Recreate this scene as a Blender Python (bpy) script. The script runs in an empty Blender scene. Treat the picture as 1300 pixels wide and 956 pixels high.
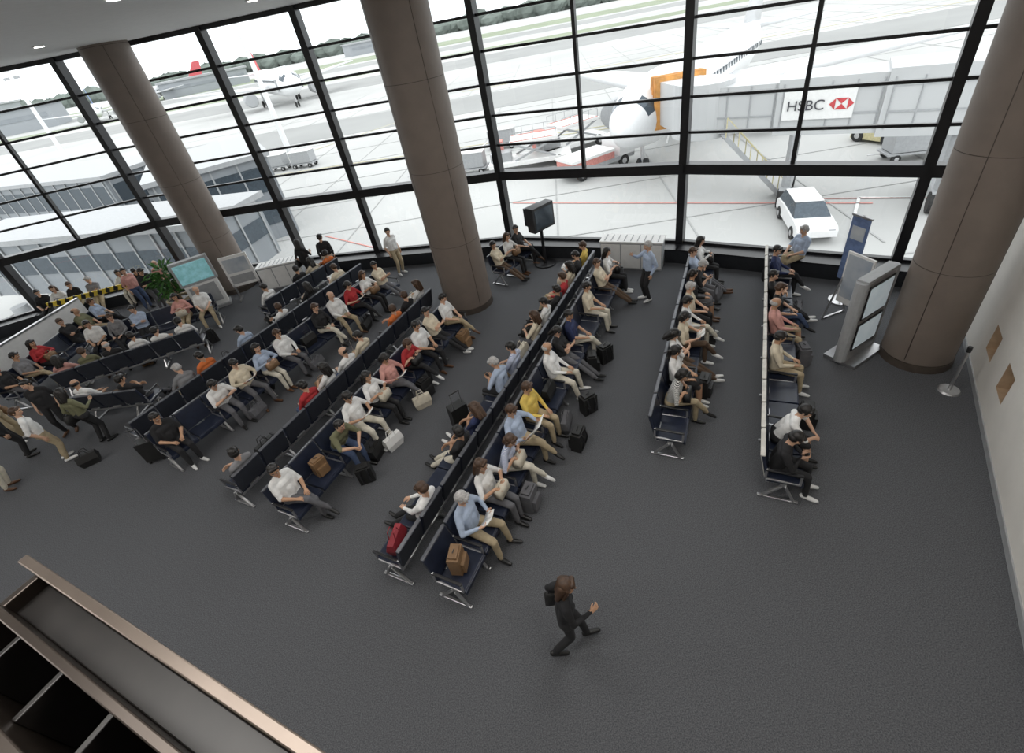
import bpy, math, random
import numpy as np
from mathutils import Vector, Matrix
random.seed(7)
COL=bpy.context.scene.collection
sc=bpy.context.scene
sc.view_settings.view_transform='Standard'
H=6.8
# ---------------------------------------------------------------- camera
cd=bpy.data.cameras.new('camera'); cam=bpy.data.objects.new('camera',cd); COL.objects.link(cam)
cam.matrix_world=Matrix(((.98072,.19543,0,0),(-.1122,.56304,-.81877,0),(-.16002,.80299,.57412,H),(0,0,0,1)))
cd.sensor_width=36; cd.sensor_fit='HORIZONTAL'; cd.lens=16.39; cd.shift_y=-45/1300; cd.clip_end=5000; cd.clip_start=.05
sc.camera=cam
# ---------------------------------------------------------------- materials
def mat(nm,col,ro=.6,me=0,var=.12,scale=8,emit=0,bump=0,col2=None,detail=3,spec=None):
    m=bpy.data.materials.new(nm); m.use_nodes=True; nt=m.node_tree; b=nt.nodes['Principled BSDF']
    b.inputs['Roughness'].default_value=ro; b.inputs['Metallic'].default_value=me
    if spec is not None: b.inputs['Specular IOR Level'].default_value=spec
    tc=nt.nodes.new('ShaderNodeTexCoord'); nz=nt.nodes.new('ShaderNodeTexNoise'); nz.inputs['Scale'].default_value=scale; nz.inputs['Detail'].default_value=detail
    nt.links.new(tc.outputs['Object'],nz.inputs['Vector'])
    rp=nt.nodes.new('ShaderNodeValToRGB'); rp.color_ramp.elements[0].position=.35; rp.color_ramp.elements[1].position=.65
    c2=col2 or tuple(min(1,c*(1+var)) for c in col); c1=col if col2 else tuple(c*(1-var) for c in col)
    rp.color_ramp.elements[0].color=(*c1,1); rp.color_ramp.elements[1].color=(*c2,1)
    nt.links.new(nz.outputs['Fac'],rp.inputs['Fac']); nt.links.new(rp.outputs['Color'],b.inputs['Base Color'])
    if emit:
        b.inputs['Emission Color'].default_value=(*col,1); b.inputs['Emission Strength'].default_value=emit
    if bump:
        bp=nt.nodes.new('ShaderNodeBump'); bp.inputs['Strength'].default_value=bump; bp.inputs['Distance'].default_value=.008
        nt.links.new(nz.outputs['Fac'],bp.inputs['Height']); nt.links.new(bp.outputs['Normal'],b.inputs['Normal'])
    return m
def glass():
    m=bpy.data.materials.new('window_glass'); m.use_nodes=True; nt=m.node_tree; nt.nodes.clear()
    o=nt.nodes.new('ShaderNodeOutputMaterial'); mx=nt.nodes.new('ShaderNodeMixShader'); t=nt.nodes.new('ShaderNodeBsdfTransparent'); g=nt.nodes.new('ShaderNodeBsdfGlossy')
    t.inputs[0].default_value=(.95,.97,.965,1); g.inputs['Roughness'].default_value=.02; mx.inputs[0].default_value=.05
    nt.links.new(t.outputs[0],mx.inputs[1]); nt.links.new(g.outputs[0],mx.inputs[2]); nt.links.new(mx.outputs[0],o.inputs[0]); return m
GLASS=glass()
def stripes(nm,c1,c2,scale):
    m=mat(nm,c1,.7); nt=m.node_tree; b=nt.nodes['Principled BSDF']; w=nt.nodes.new('ShaderNodeTexWave'); w.inputs['Scale'].default_value=scale; w.inputs['Distortion'].default_value=3
    w.bands_direction='Z'
    tc=[x for x in nt.nodes if x.type=='TEX_COORD'][0]; nt.links.new(tc.outputs['Object'],w.inputs['Vector'])
    rp=nt.nodes.new('ShaderNodeValToRGB'); rp.color_ramp.elements[0].position=.48; rp.color_ramp.elements[1].position=.52
    rp.color_ramp.elements[0].color=(*c1,1); rp.color_ramp.elements[1].color=(*c2,1)
    nt.links.new(w.outputs['Fac'],rp.inputs['Fac']); nt.links.new(rp.outputs['Color'],b.inputs['Base Color']); return m
M=dict(
 carpet=mat('carpet',(.052,.054,.060),.85,col2=(.125,.129,.140),scale=70,bump=.4,detail=8,spec=.5),
 ceil=mat('ceiling_paint',(.80,.80,.79),.7,var=.02), wall=mat('wall_paint',(.78,.75,.70),.6,var=.03,scale=2),
 niche=mat('niche_wood',(.42,.30,.20),.5), black=mat('black_frame',(.010,.010,.012),.35), ledge=mat('ledge_dark',(.02,.022,.026),.3),
 bronze=mat('column_panel',(.205,.168,.143),.5,me=.15,var=.05,scale=3), seam=mat('seam',(.07,.055,.045),.6),
 steel=mat('brushed_steel',(.55,.55,.56),.3,me=.9,var=.05), navy=mat('navy_vinyl',(.018,.024,.045),.32,var=.15), shell=mat('seat_back_shell',(.03,.034,.045),.4),
 shellL=mat('seat_back_light',(.62,.6,.55),.5), white=mat('white_plastic',(.8,.8,.79),.4,var=.03), grey=mat('grey_metal',(.36,.37,.38),.45,var=.06),
 trimD=mat('seat_trim',(.13,.135,.15),.35,me=.3),
 dark=mat('dark_plastic',(.015,.015,.017),.35), green=mat('leaf',(.06,.17,.035),.5,var=.4), terra=mat('planter_beige',(.45,.36,.24),.6),
 screen=mat('screen_blue',(.25,.50,.55),.2,emit=.35,col2=(.08,.25,.22),scale=6), screenW=mat('screen_white',(.62,.70,.74),.15,emit=.25,col2=(.45,.56,.62),scale=2),
 banner=mat('banner_blue',(.14,.20,.36),.5,var=.2), panel=mat('sign_panel',(.35,.40,.47),.45,col2=(.55,.58,.60),scale=2), yellow=mat('yellow_paint',(.8,.6,.06),.5), red=mat('red_paint',(.65,.03,.03),.5), orange=mat('orange_canvas',(.62,.30,.08),.6,var=.2,scale=2),
 apron=mat('apron_concrete',(.42,.423,.415),.8,col2=(.50,.505,.495),scale=.05,detail=8), apron2=mat('apron_asphalt',(.30,.305,.30),.85,var=.06,scale=.1), grass=mat('grass',(.25,.29,.20),.9,var=.1,scale=.05),
 lineY=mat('faded_yellow_line',(.55,.50,.30),.8), lineR=mat('faded_red_line',(.60,.25,.22),.8), lineW=mat('apron_white_line',(.75,.75,.74),.8), seamA=mat('apron_joint',(.36,.365,.36),.85),
 tree_hazed=mat('treeline',(.17,.20,.18),.9,var=.2,scale=.08), plane=mat('aircraft_white',(.74,.75,.76),.3,var=.02), bld=mat('terminal_cladding',(.25,.27,.29),.5,var=.08,scale=.3), bldg=mat('terminal_windows',(.07,.09,.11),.15,me=.3), far_hazed=mat('hazed_distant_cladding',(.32,.34,.36),.7),  # treeline and distant cladding: aerial haze mixed into the base colours
 tube=mat('jet_bridge_cladding',(.50,.51,.515),.45,var=.03,scale=.5), fin=mat('tail_red',(.55,.10,.11),.5), signred=mat('sign_red',(.55,.06,.07),.5), signtxt=mat('sign_text_grey',(.06,.06,.07),.5),
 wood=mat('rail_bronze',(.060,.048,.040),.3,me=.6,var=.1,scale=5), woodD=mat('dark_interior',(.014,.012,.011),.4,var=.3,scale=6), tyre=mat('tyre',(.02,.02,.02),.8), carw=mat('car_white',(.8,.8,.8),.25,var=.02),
 lamp=mat('downlight_lens',(1,.96,.88),.5,emit=14), beige=mat('handrail_metal',(.16,.130,.108),.3,me=.6,var=.05))
# ---------------------------------------------------------------- mesh builder
I3=Matrix.Identity(3)
RZ=lambda a: Matrix.Rotation(a,3,'Z')
class MB:
    def __init__(s): s.v=[];s.f=[];s.m=[];s.mats=[]
    def mi(s,m):
        if isinstance(m,int): return m
        if m not in s.mats: s.mats.append(m)
        return s.mats.index(m)
    def add(s,vs,fs,mi):
        mi=s.mi(mi); o=len(s.v); s.v+=[tuple(v) for v in vs]; s.f+=[tuple(i+o for i in f) for f in fs]; s.m+=[mi]*len(fs)
    def loft(s,rings,mi,cap=True):
        k=len(rings[0]); vs=[p for r in rings for p in r]; fs=[]
        for a in range(len(rings)-1):
            for j in range(k): fs.append((a*k+j,a*k+(j+1)%k,(a+1)*k+(j+1)%k,(a+1)*k+j))
        if cap: fs.append(tuple(range(k-1,-1,-1))); fs.append(tuple((len(rings)-1)*k+j for j in range(k)))
        s.add(vs,fs,mi)
    def cap(s,a,b,ra,rb,mi,k=10):
        a=Vector(a);b=Vector(b); d=(b-a); L=d.length; d=d/L if L>1e-6 else Vector((0,0,1))
        u=d.orthogonal().normalized(); w=d.cross(u); R=[]
        for t in (-88,-50,-20,0): R.append((a+d*ra*math.sin(math.radians(t)),ra*math.cos(math.radians(t))))
        for t in (0,20,50,88): R.append((b+d*rb*math.sin(math.radians(t)),rb*math.cos(math.radians(t))))
        s.loft([[c+(u*math.cos(2*math.pi*j/k)+w*math.sin(2*math.pi*j/k))*r for j in range(k)] for c,r in R],mi)
    def cyl(s,a,b,ra,rb,mi,k=16):
        a=Vector(a);b=Vector(b); d=(b-a).normalized(); u=d.orthogonal().normalized(); w=d.cross(u)
        s.loft([[c+(u*math.cos(2*math.pi*j/k)+w*math.sin(2*math.pi*j/k))*r for j in range(k)] for c,r in ((a,ra),(b,rb))],mi)
    def ball(s,c,r,fr,mi,k=14,q=9,jit=0):
        rings=[]
        for i in range(q):
            t=math.pi*(i+.02)/(q-1+.04); ring=[]
            for j in range(k):
                a=2*math.pi*j/k; x=math.sin(t)*math.cos(a);y=math.sin(t)*math.sin(a);z=-math.cos(t)
                g=1+(jit*(math.sin(7*a+3*t)+math.sin(11*a-5*t))*.5 if jit else 0)
                ring.append(Vector(c)+fr@Vector((x*r[0]*g,y*r[1]*g,z*r[2]*g)))
            rings.append(ring)
        s.loft(rings,mi)
    def box(s,c,sz,mi,R=None):
        R=R or I3; c=Vector(c)
        vs=[c+R@Vector((x*sz[0]/2,y*sz[1]/2,z*sz[2]/2)) for x in(-1,1) for y in(-1,1) for z in(-1,1)]
        s.add(vs,[(0,1,3,2),(4,6,7,5),(0,4,5,1),(2,3,7,6),(0,2,6,4),(1,5,7,3)],mi)
    def bar(s,a,b,w,t,mi):
        a=Vector(a);b=Vector(b); d=(b-a); L=d.length; y=d/L; x=Vector((0,0,1)).cross(y)
        x=x.normalized() if x.length>1e-4 else Vector((1,0,0)); z=x.cross(y)
        s.box((a+b)/2,(w,L,t),mi,Matrix((x,y,z)).transposed())
    def mesh(s,nm,mats=None,smooth=False):
        me=bpy.data.meshes.new(nm); me.from_pydata(s.v,[],s.f)
        for m in (mats or s.mats): me.materials.append(m)
        me.polygons.foreach_set('material_index',s.m)
        if smooth: me.polygons.foreach_set('use_smooth',[True]*len(s.f))
        me.update(); return me
    def obj(s,nm,loc=(0,0,0),rz=0,bev=0,smooth=False):
        o=bpy.data.objects.new(nm,s.mesh(nm,smooth=smooth)); COL.objects.link(o); o.location=loc; o.rotation_euler=(0,0,rz)
        if bev:
            b=o.modifiers.new('bevel','BEVEL'); b.width=bev; b.segments=2; b.limit_method='ANGLE'
        return o
# ---------------------------------------------------------------- room shell
ZC=7.82
FAC=[(-24.5,14.6,2.35),(-17.3,17.2,2.45),(-11.97,18.0,2.52),(-7.04,17.0,2.6),(-4.12,16.32,2.6),(.66,15.13,2.6),(5.45,12.39,2.6),(9.44,9.24,2.6),(10.33,8.53,2.6)]
WP=Vector((8.3,5.9)); WD=Vector((.613,.790)).normalized(); WN=Vector((WD.y,-WD.x))
wend=WP+WD*-12.5
poly=[(p[0],p[1]) for p in FAC]+[(wend.x,-4),(-24.5,-4)]
def slab(nm,z0,z1,m):
    b=MB(); k=len(poly); vs=[(x,y,z0) for x,y in poly]+[(x,y,z1) for x,y in poly]
    fs=[tuple(range(k-1,-1,-1)),tuple(range(k,2*k))]+[(i,(i+1)%k,(i+1)%k+k,i+k) for i in range(k)]
    b.add(vs,[f[::-1] for f in fs],m); return b.obj(nm)
slab('floor',-.3,0,M['carpet']); slab('ceiling',ZC,ZC+.3,M['ceil'])
ZT=[3.5,4.33,5.15,5.97,6.8]
for i in range(len(FAC)-1):
    b=MB(); p=Vector(FAC[i][:2]+(0,)); q=Vector(FAC[i+1][:2]+(0,)); zt0,zt1=FAC[i][2],FAC[i+1][2]
    d=(q-p).normalized(); nin=Vector((d.y,-d.x,0))
    if nin.y>0: nin=-nin
    R=Matrix((d,Vector((-d.y,d.x,0)),Vector((0,0,1)))).transposed(); L=(q-p).length
    b.box(p+Vector((0,0,ZC/2)),(.2,.3,ZC),M['black'],R)
    if i==len(FAC)-2: b.box(q+Vector((0,0,ZC/2)),(.12,.3,ZC),M['black'],R)
    b.bar(p+Vector((0,0,zt0)),q+Vector((0,0,zt1)),.3,.26,M['black'])
    b.bar(p+Vector((0,0,.47)),q+Vector((0,0,.47)),.14,.08,M['black'])
    for z in ZT:
        b.bar(p+Vector((0,0,z+(zt0-2.6)*.6)),q+Vector((0,0,z+(zt1-2.6)*.6)),.08,.065,M['black'])
    b.bar(p+Vector((0,0,ZC-.06)),q+Vector((0,0,ZC-.06)),.2,.12,M['black'])
    nsub={0:3,1:2,2:2,3:1,4:2,5:2,6:2,7:1}[i]
    for k in range(1,nsub):
        c=p.lerp(q,k/nsub); b.box(c+Vector((0,0,(ZC+2.6)/2)),(.09,.16,ZC-2.6),M['black'],R)
    vs=[p+Vector((0,0,.45)),q+Vector((0,0,.45)),q+Vector((0,0,ZC)),p+Vector((0,0,ZC))]
    b.add(vs,[(0,1,2,3)],GLASS)
    b.obj('window_%d'%(i+1))
    t=MB(); off=nin*.26
    t.box((p+q)/2+off+Vector((0,0,.2)),(L-.02,.46,.4),M['ledge'],R)
    t.box((p+q)/2+off+nin*.02+Vector((0,0,.42)),(L-.02,.5,.04),M['black'],R)
    t.obj('trim_%d'%(i+1))
def wall_right():
    b=MB(); hs=(-2.75,-1.55,-.45,2.2); hw=.22
    ss=[-12.5]+[v for h in hs for v in (h-hw,h+hw)]+[3.30]; zs=[0,.66,1.16,ZC]
    W=lambda s,z,o=0: Vector((WP.x+WD.x*s+WN.x*o,WP.y+WD.y*s+WN.y*o,z))
    for a in range(len(ss)-1):
        for c in range(3):
            if a%2==1 and c==1 and a!=1:
                s0,s1,z0,z1=ss[a],ss[a+1],zs[1],zs[2]; dp=.16
                b.add([W(s0,z0),W(s1,z0),W(s1,z0,dp),W(s0,z0,dp)],[(0,1,2,3)],M['niche'])
                b.add([W(s0,z1),W(s1,z1),W(s1,z1,dp),W(s0,z1,dp)],[(0,1,2,3)],M['niche'])
                b.add([W(s0,z0),W(s0,z1),W(s0,z1,dp),W(s0,z0,dp)],[(0,1,2,3)],M['wall'])
                b.add([W(s1,z0),W(s1,z1),W(s1,z1,dp),W(s1,z0,dp)],[(0,1,2,3)],M['niche'])
                b.add([W(s0,z0,dp),W(s1,z0,dp),W(s1,z1,dp),W(s0,z1,dp)],[(0,1,2,3)],M['terra'])
            else: b.add([W(ss[a],zs[c]),W(ss[a+1],zs[c]),W(ss[a+1],zs[c+1]),W(ss[a],zs[c+1])],[(0,1,2,3)],M['wall'])
    b.add([W(-12.5,0,.3),W(3.3,0,.3),W(3.3,ZC,.3),W(-12.5,ZC,.3)],[(0,1,2,3)],M['wall'])
    b.add([W(3.3,0,0),W(3.3,0,.3),W(3.3,ZC,.3),W(3.3,ZC,0)],[(0,1,2,3)],M['wall'])
    b.add([W(-12.5,ZC),W(3.3,ZC),W(3.3,ZC,.3),W(-12.5,ZC,.3)],[(0,1,2,3)],M['wall'])
    b.obj('wall_right')
    t=MB(); t.bar(W(-12.5,.06,-.01),W(3.3,.06,-.01),.02,.12,M['grey']); t.obj('baseboard_right')
wall_right()
b=MB(); b.box(((wend.x-24.5)/2,-4.1,ZC/2),(wend.x+24.5,.2,ZC),M['wall']); b.obj('wall_back')
b=MB(); b.box((-24.6,5.3,ZC/2),(.2,18.6,ZC),M['wall']); b.obj('wall_left')
def column(x,y,r):
    b=MB(); k=72
    def ring(z,r): return [Vector((r*math.cos(2*math.pi*j/k),r*math.sin(2*math.pi*j/k),z)) for j in range(k)]
    b.loft([ring(0,r+.015),ring(.16,r+.015)],M['seam'],False); b.loft([ring(.16,r+.015),ring(.16,r)],M['seam'],False)
    z=.16
    while z<ZC-.05:
        z1=min(z+1.9,ZC); b.loft([ring(z,r-.004),ring(z+.012,r-.004)],M['seam'],False); b.loft([ring(z+.012,r),ring(z1,r)],M['bronze'],False); z=z1
    for j in range(4):
        a=j*math.pi/2+.5; b.box(((r-.001)*math.cos(a),(r-.001)*math.sin(a),ZC/2+.1),(.006,.012,ZC-.25),M['seam'],RZ(a))
    o=b.obj('round_column',(x,y,0))
    for p_ in o.data.polygons: p_.use_smooth=abs(p_.normal.z)<.1 and len(p_.vertices)==4 and p_.area>.02
    return o
column(-1.0,12.05,.68); column(-9.65,16.7,.62); column(7.75,6.5,.56)
for x,y in [(-9.2,13.6),(-4.6,8.8),(-4.0,12.8),(-14,14.5),(-13.5,9.5),(-9,8.8),(1,8.8),(1,12)]:
    b=MB(); b.cyl((0,0,0),(0,0,-.02),.14,.14,M['white'],24); b.cyl((0,0,-.021),(0,0,-.025),.10,.10,M['lamp'],24); b.obj('ceiling_downlight',(x,y,ZC-.001))
for x in (-17,-12,-7,-2,2.4):  # added fill lights, kept out of view, to brighten the hall
    for y in (1.0,5.0):
        l=bpy.data.lights.new('unseen_fill_light','AREA'); l.shape='RECTANGLE'; l.size=2.4; l.size_y=1.2; l.energy=80; l.color=(1,.965,.92)
        o=bpy.data.objects.new('unseen_fill_light',l); o.location=(x,y,ZC-.05); COL.objects.link(o)
# balcony corner bottom-left
b=MB(); o0=Vector((-1.75,1.07,0)); dx=Vector((.86,-.51,0)); dyv=Vector((-.51,-.86,0)); RB=Matrix((dx,-dyv,Vector((0,0,1)))).transposed()
def bb(s0,s1,t0,t1,z0,z1,m): b.box(o0+dx*(s0+s1)/2+dyv*(t0+t1)/2+Vector((0,0,(z0+z1)/2)),(s1-s0,t1-t0,z1-z0),m,RB)
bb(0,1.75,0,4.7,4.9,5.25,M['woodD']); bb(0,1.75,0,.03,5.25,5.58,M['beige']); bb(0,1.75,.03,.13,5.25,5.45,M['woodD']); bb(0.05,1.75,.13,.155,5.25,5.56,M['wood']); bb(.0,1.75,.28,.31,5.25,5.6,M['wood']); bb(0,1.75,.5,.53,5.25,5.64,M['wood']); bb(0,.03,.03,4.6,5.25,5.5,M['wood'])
for i in range(6): bb(.2+i*.26,.22+i*.26,.155,.28,5.25,5.5,M['woodD'])
bb(.9,1.3,2.3,2.7,0,4.92,M['wall'])
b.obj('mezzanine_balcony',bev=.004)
# ---------------------------------------------------------------- seating rows
def row_mesh(n,p,light):
    b=MB(); W=n*p; sh=M['shellL'] if light else M['shell']
    b.box((0,.02,.33),(W-.05,.09,.07),M['steel']); b.box((0,-.2,.36),(W-.05,.05,.05),M['steel'])
    for i in range(n):
        x=-W/2+(i+.5)*p; Rt=Matrix.Rotation(math.radians(3),3,'X')
        b.box((x,.02,.415),(p-.03,.47,.07),M['navy'],Rt); b.box((x,.245,.405),(p-.03,.05,.075),M['navy'],Rt)
        Rb=Matrix.Rotation(math.radians(13),3,'X')
        b.box((x,-.27,.68),(p-.03,.05,.46),M['navy'],Rb); b.box((x,-.302,.69),(p-.05,.02,.47),sh,Rb)
        b.box((x,-.325,.915),(p-.03,.06,.025),M['shellL'] if light else M['trimD'],Rb)
        b.box((x,-.22,.42),(.2,.1,.04),M['steel'])
    for i in range(n+1):
        x=-W/2+i*p; x=min(max(x,-W/2+.02),W/2-.02)
        if i%2==0 or i==n:
            b.bar((x,.05,.32),(x,.20,.02),.05,.035,M['steel']); b.bar((x,.0,.32),(x,-.24,.02),.05,.035,M['steel']); b.box((x,-.02,.02),(.05,.56,.03),M['steel'])
            b.box((x,.22,.52),(.035,.035,.2),M['steel']); b.box((x,-.01,.63),(.045,.5,.03),M['dark']); b.box((x,-.24,.55),(.035,.035,.2),M['steel']); b.box((x,0,.43),(.035,.46,.035),M['steel'])
    return b
ROWS={
'R1':((3.57,4.07),(7.12,10.2),12,1,1),'R2':((2.30,5.27),(5.50,10.93),11,1,0),'R3a':((-1.53,3.49),(3.18,11.36),15,1,0),'R3b':((-2.45,4.02),(2.5,12.15),16,-1,0),
'R4a':((-4.37,5.30),(-1.25,10.62),10,1,0),'R4b':((-5.63,6.12),(-2.2,11.83),11,-1,0),'R5a':((-7.59,7.46),(-3.3,13.49),12,1,0),'R5b':((-8.74,8.33),(-4.6,14.56),13,-1,0),
'R6':((-7.32,13.16),(-5.55,15.5),5,-1,0),'R7':((-13.69,11.07),(-13.33,15.27),7,1,0),'R8':((-12.35,11.3),(-8.87,12.35),6,-1,0),'R9':((-10.8,10.03),(-9.0,9.79),3,-1,0),
'R10':((-12.7,13.0),(-9.2,14.1),6,1,0),'S1':((-.0,12.75),(1.1,14.1),3,1,0)}
RM={}
for k,(a,bb_,n,sd,light) in ROWS.items():
    A=Vector((*a,0));B=Vector((*bb_,0)); d=(B-A); p=d.length/n; d.normalize()
    f=Vector((d.y,-d.x,0))*sd; rz=math.atan2(-f.x,f.y)
    row_mesh(n,p,light).obj('airport_seating_row',(A+B)/2,rz,bev=.012)
    RM[k]=(A,d,p,f,rz)
# ---------------------------------------------------------------- figures
def ik(a,c,l1,l2,pole):
    a=Vector(a);c=Vector(c);d=c-a;L=d.length
    if L>(l1+l2)*.995: c=a+d*((l1+l2)*.995/L); d=c-a; L=d.length
    x=(l1*l1-l2*l2+L*L)/(2*L); hh=math.sqrt(max(0,l1*l1-x*x)); u=d/L
    p=Vector(pole); p=(p-u*p.dot(u)).normalized()
    return a+u*x+p*hh, c
SK,SH,PA,SO,HA,FO,SN,AC,DK,LI,WH=range(11)
def figure(nm,P):
    g=P.get; fem=g('fem',0); bw=.9 if fem else 1.0; bk=g('bulk',1.0)
    hip=Vector(g('hip',(0,0,.555))); ln=math.radians(g('lean',5)); tw=math.radians(g('side',0))
    su=Vector((math.sin(tw),-math.sin(ln),math.cos(ln))).normalized(); sr=Vector((1,0,0)); sr=(sr-su*sr.dot(su)).normalized(); sf=su.cross(sr)
    T=lambda x,y,z: hip+sr*x+sf*y+su*z
    pr=[]
    def c(a,b,ra,rb,m): pr.append((Vector(a),Vector(b),ra,rb,m))
    hw=.088
    c(T(-hw,0,0),T(hw,0,0),.105*(1.04 if fem else 1),.105*(1.04 if fem else 1),PA)
    c(T(-.07*bw,0.01,.15),T(.07*bw,0.01,.15),.095*bk*bw,.095*bk*bw,SH)
    c(T(0,.03*bk,.1),T(0,.03,.2),.1*bk*bk*bw,.1*bk*bw,SH)
    c(T(-.085*bw,0,.33),T(.085*bw,0,.33),.105*bk*bw,.105*bk*bw,SH)
    c(T(-.12*bw,-.015,.44),T(.12*bw,-.015,.44),.066,.066,SH)
    for s in(-1,1):
        c(T(s*.075,0,.05),T(s*.09*bw,0,.33),.108*bk*bw,.102*bk*bw,SH)
        c(T(s*.04,-.01,.485),T(s*.13*bw,-.01,.455),.05,.055,SH)
        if fem: c(T(s*.05,.055,.30),T(s*.05,.065,.29),.062,.055,SH)
    c(T(0,-.01,.45),T(0,.01,.56),.055,.05,SK)
    hc=T(0,.015,.52)+(su*.5+Vector((0,0,.5)))*.11
    yaw,pit,rol=[math.radians(v) for v in g('head',(0,-15,0))]
    Rh=Matrix.Rotation(yaw,3,'Z')@Matrix.Rotation(pit,3,'X')@Matrix.Rotation(rol,3,'Y')
    hc=hc+Rh@Vector((0,.01,.03))
    Q=lambda x,y,z: hc+Rh@Vector((x,y,z))
    c(Q(0,-.025,.035),Q(0,.018,.032),.078,.077,SK)
    c(Q(0,.03,0),Q(0,.043,-.066),.062,.04,SK)
    for s in(-1,1):
        c(Q(s*.032,.035,-.01),Q(s*.02,.04,-.05),.045,.036,SK)
        c(Q(s*.078,-.008,-.018),Q(s*.082,-.012,.012),.012,.015,SK)
    c(Q(0,.093,.004),Q(0,.108,-.024),.009,.014,SK)
    c(Q(0,-.02,-.03),T(0,0,.5),.052,.054,SK)
    sl=g('slim',1.0)*(.92 if fem else 1)
    for s,key in((-1,'L'),(1,'R')):
        ank,pole,toe=g('leg'+key,((s*.11,.46,.08),(s*.05,1,1),(s*.15,1,0)))
        kn,an=ik(T(s*hw,0,0),ank,.43,.41,pole)
        c(T(s*hw,0,0),kn,.088*sl,.064*sl,PA)
        c(kn,an+(kn-an)*.12,.062*sl,.048,SN)
        c(kn+(kn-an)*-.1,kn+(an-kn)*.45,.055,.052*sl,SN)
        c(an+(kn-an)*.2,an,.036,.034,SK if g('skirt') else SN)
        td=Vector(toe).normalized()
        c(an+td*-.035-Vector((0,0,.035)),an+td*.08-Vector((0,0,.042)),.04,.037,SO)
        c(an+td*.06-Vector((0,0,.042)),an+td*.165-Vector((0,0,.048)),.04,.03,SO)
    if g('skirt'):
        c(T(-.06,.05,0),T(-.05,.35,-.02),.1,.095,PA); c(T(.06,.05,0),T(.05,.35,-.02),.1,.095,PA)
    ex=MB(); sho=.165*bw
    for s,key in((-1,'L'),(1,'R')):
        wr,hd,nr,pole,curl=g('arm'+key,((s*.11,.27,.68),(-s*.45,.9,-.1),(0,0,-1),(s*.8,-.6,-.5),.35))
        S=T(s*sho,-.015,.425)
        el,wr=ik(S,wr,.275,.25,pole)
        c(S,el,.056*sl,.045*sl,SH); c(S,S+(el-S)*.6,.062*sl,.056*sl,SH)
        c(el,wr,.042*sl,.028*sl,FO)
        hs=.92 if fem else 1
        d=Vector(hd).normalized(); nn=Vector(nr); nn=(nn-d*nn.dot(d)).normalized(); sd=d.cross(nn)*s
        for q in(-.024,-.008,.008,.024): c(wr+d*.01+sd*q*.7,wr+d*.08*hs+sd*q*hs,.0155,.0135,SK)
        fl=[.058,.070,.076,.068]
        for i,q in enumerate((-.028,-.0095,.0095,.028)):
            L=fl[i]*hs; r0=.0088*hs; p=wr+d*.08*hs+sd*q*hs; dd=d
            for k2,fr_ in enumerate((.42,.33,.25)):
                an_=curl*(k2+.6); dd=(d*math.cos(an_)+nn*math.sin(an_)).normalized(); q2=p+dd*L*fr_
                ex.cap(p,q2,r0,r0*.9,SK,6); p=q2; r0*=.9
        tb=wr+d*.03+sd*.024*hs; td=(d*.75+sd*.6+nn*.25).normalized(); t1=tb+td*.036*hs; ex.cap(tb,t1,.0125,.0100,SK,6)
        t2=t1+(d*.9+sd*.2+nn*.4).normalized()*.028; ex.cap(t1,t2,.0100,.008,SK,6)
    base=MB()
    for a,b_,ra,rb,m in pr: base.cap(a,b_,ra,rb,m,12)
    me=base.mesh(nm+'_b',[None]); ob=bpy.data.objects.new('tmp',me); COL.objects.link(ob)
    r=ob.modifiers.new('r','REMESH'); r.mode='VOXEL'; r.voxel_size=.0125
    sm=ob.modifiers.new('s','SMOOTH'); sm.factor=.5; sm.iterations=3
    dg=bpy.context.evaluated_depsgraph_get(); me2=bpy.data.meshes.new_from_object(ob.evaluated_get(dg))
    bpy.data.objects.remove(ob)
    nv=len(me2.vertices); co=np.zeros(nv*3); me2.vertices.foreach_get('co',co); co=co.reshape(-1,3)
    fs=[tuple(p.vertices) for p in me2.polygons]; ce=np.array([co[list(f)].mean(0) for f in fs]); nf=len(fs)
    best=np.full(nf,1e9); lab=np.zeros(nf,int)
    for a,b_,ra,rb,m in pr:
        a=np.array(a);b_=np.array(b_);d=b_-a;L2=max(d.dot(d),1e-9)
        t=np.clip((ce-a)@d/L2,0,1); D=np.linalg.norm(ce-a-t[:,None]*d,axis=1)-(ra+(rb-ra)*t)
        w=D<best; best[w]=D[w]; lab[w]=m
    o_=MB(); o_.v=[tuple(v) for v in co]; o_.f=fs; o_.m=[int(x) for x in lab]
    for s in(-1,1):
        o_.ball(Q(s*.03,.083,.012),(.0125,.01,.008),Rh,WH,8,6)
        o_.ball(Q(s*.03,.0905,.012),(.0055,.004,.006),Rh,DK,6,5)
        o_.cap(Q(s*.016,.096,.032),Q(s*.046,.083,.034),.005,.004,HA,6)
    o_.cap(Q(-.017,.085,-.055),Q(.017,.085,-.055),.0065,.0065,LI,6)
    st=g('hair','short')
    if st=='bald': o_.ball(Q(0,-.04,.01),(.088,.078,.06),Rh,HA,18,11,.03)
    else:
        o_.ball(Q(0,-.024,.045),(.09,.094,.086),Rh,HA,22,13,.03)
        o_.ball(Q(0,-.045,.0),(.087,.075,.075),Rh,HA,18,11,.03)
        o_.cap(Q(-.045,.045,.085),Q(.04,.05,.085),.035,.034,HA,10)
        for s in(-1,1): o_.cap(Q(s*.07,.02,.04),Q(s*.076,.012,.0),.02,.013,HA,8)
    if st=='long':
        for s in(-1,0,1): o_.cap(Q(s*.045,-.055,.02),Q(s*.055,-.075,-.2),.06,.035,HA,10)
        for s in(-1,1): o_.cap(Q(s*.075,.0,.03),Q(s*.08,-.01,-.15),.03,.022,HA,8)
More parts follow.
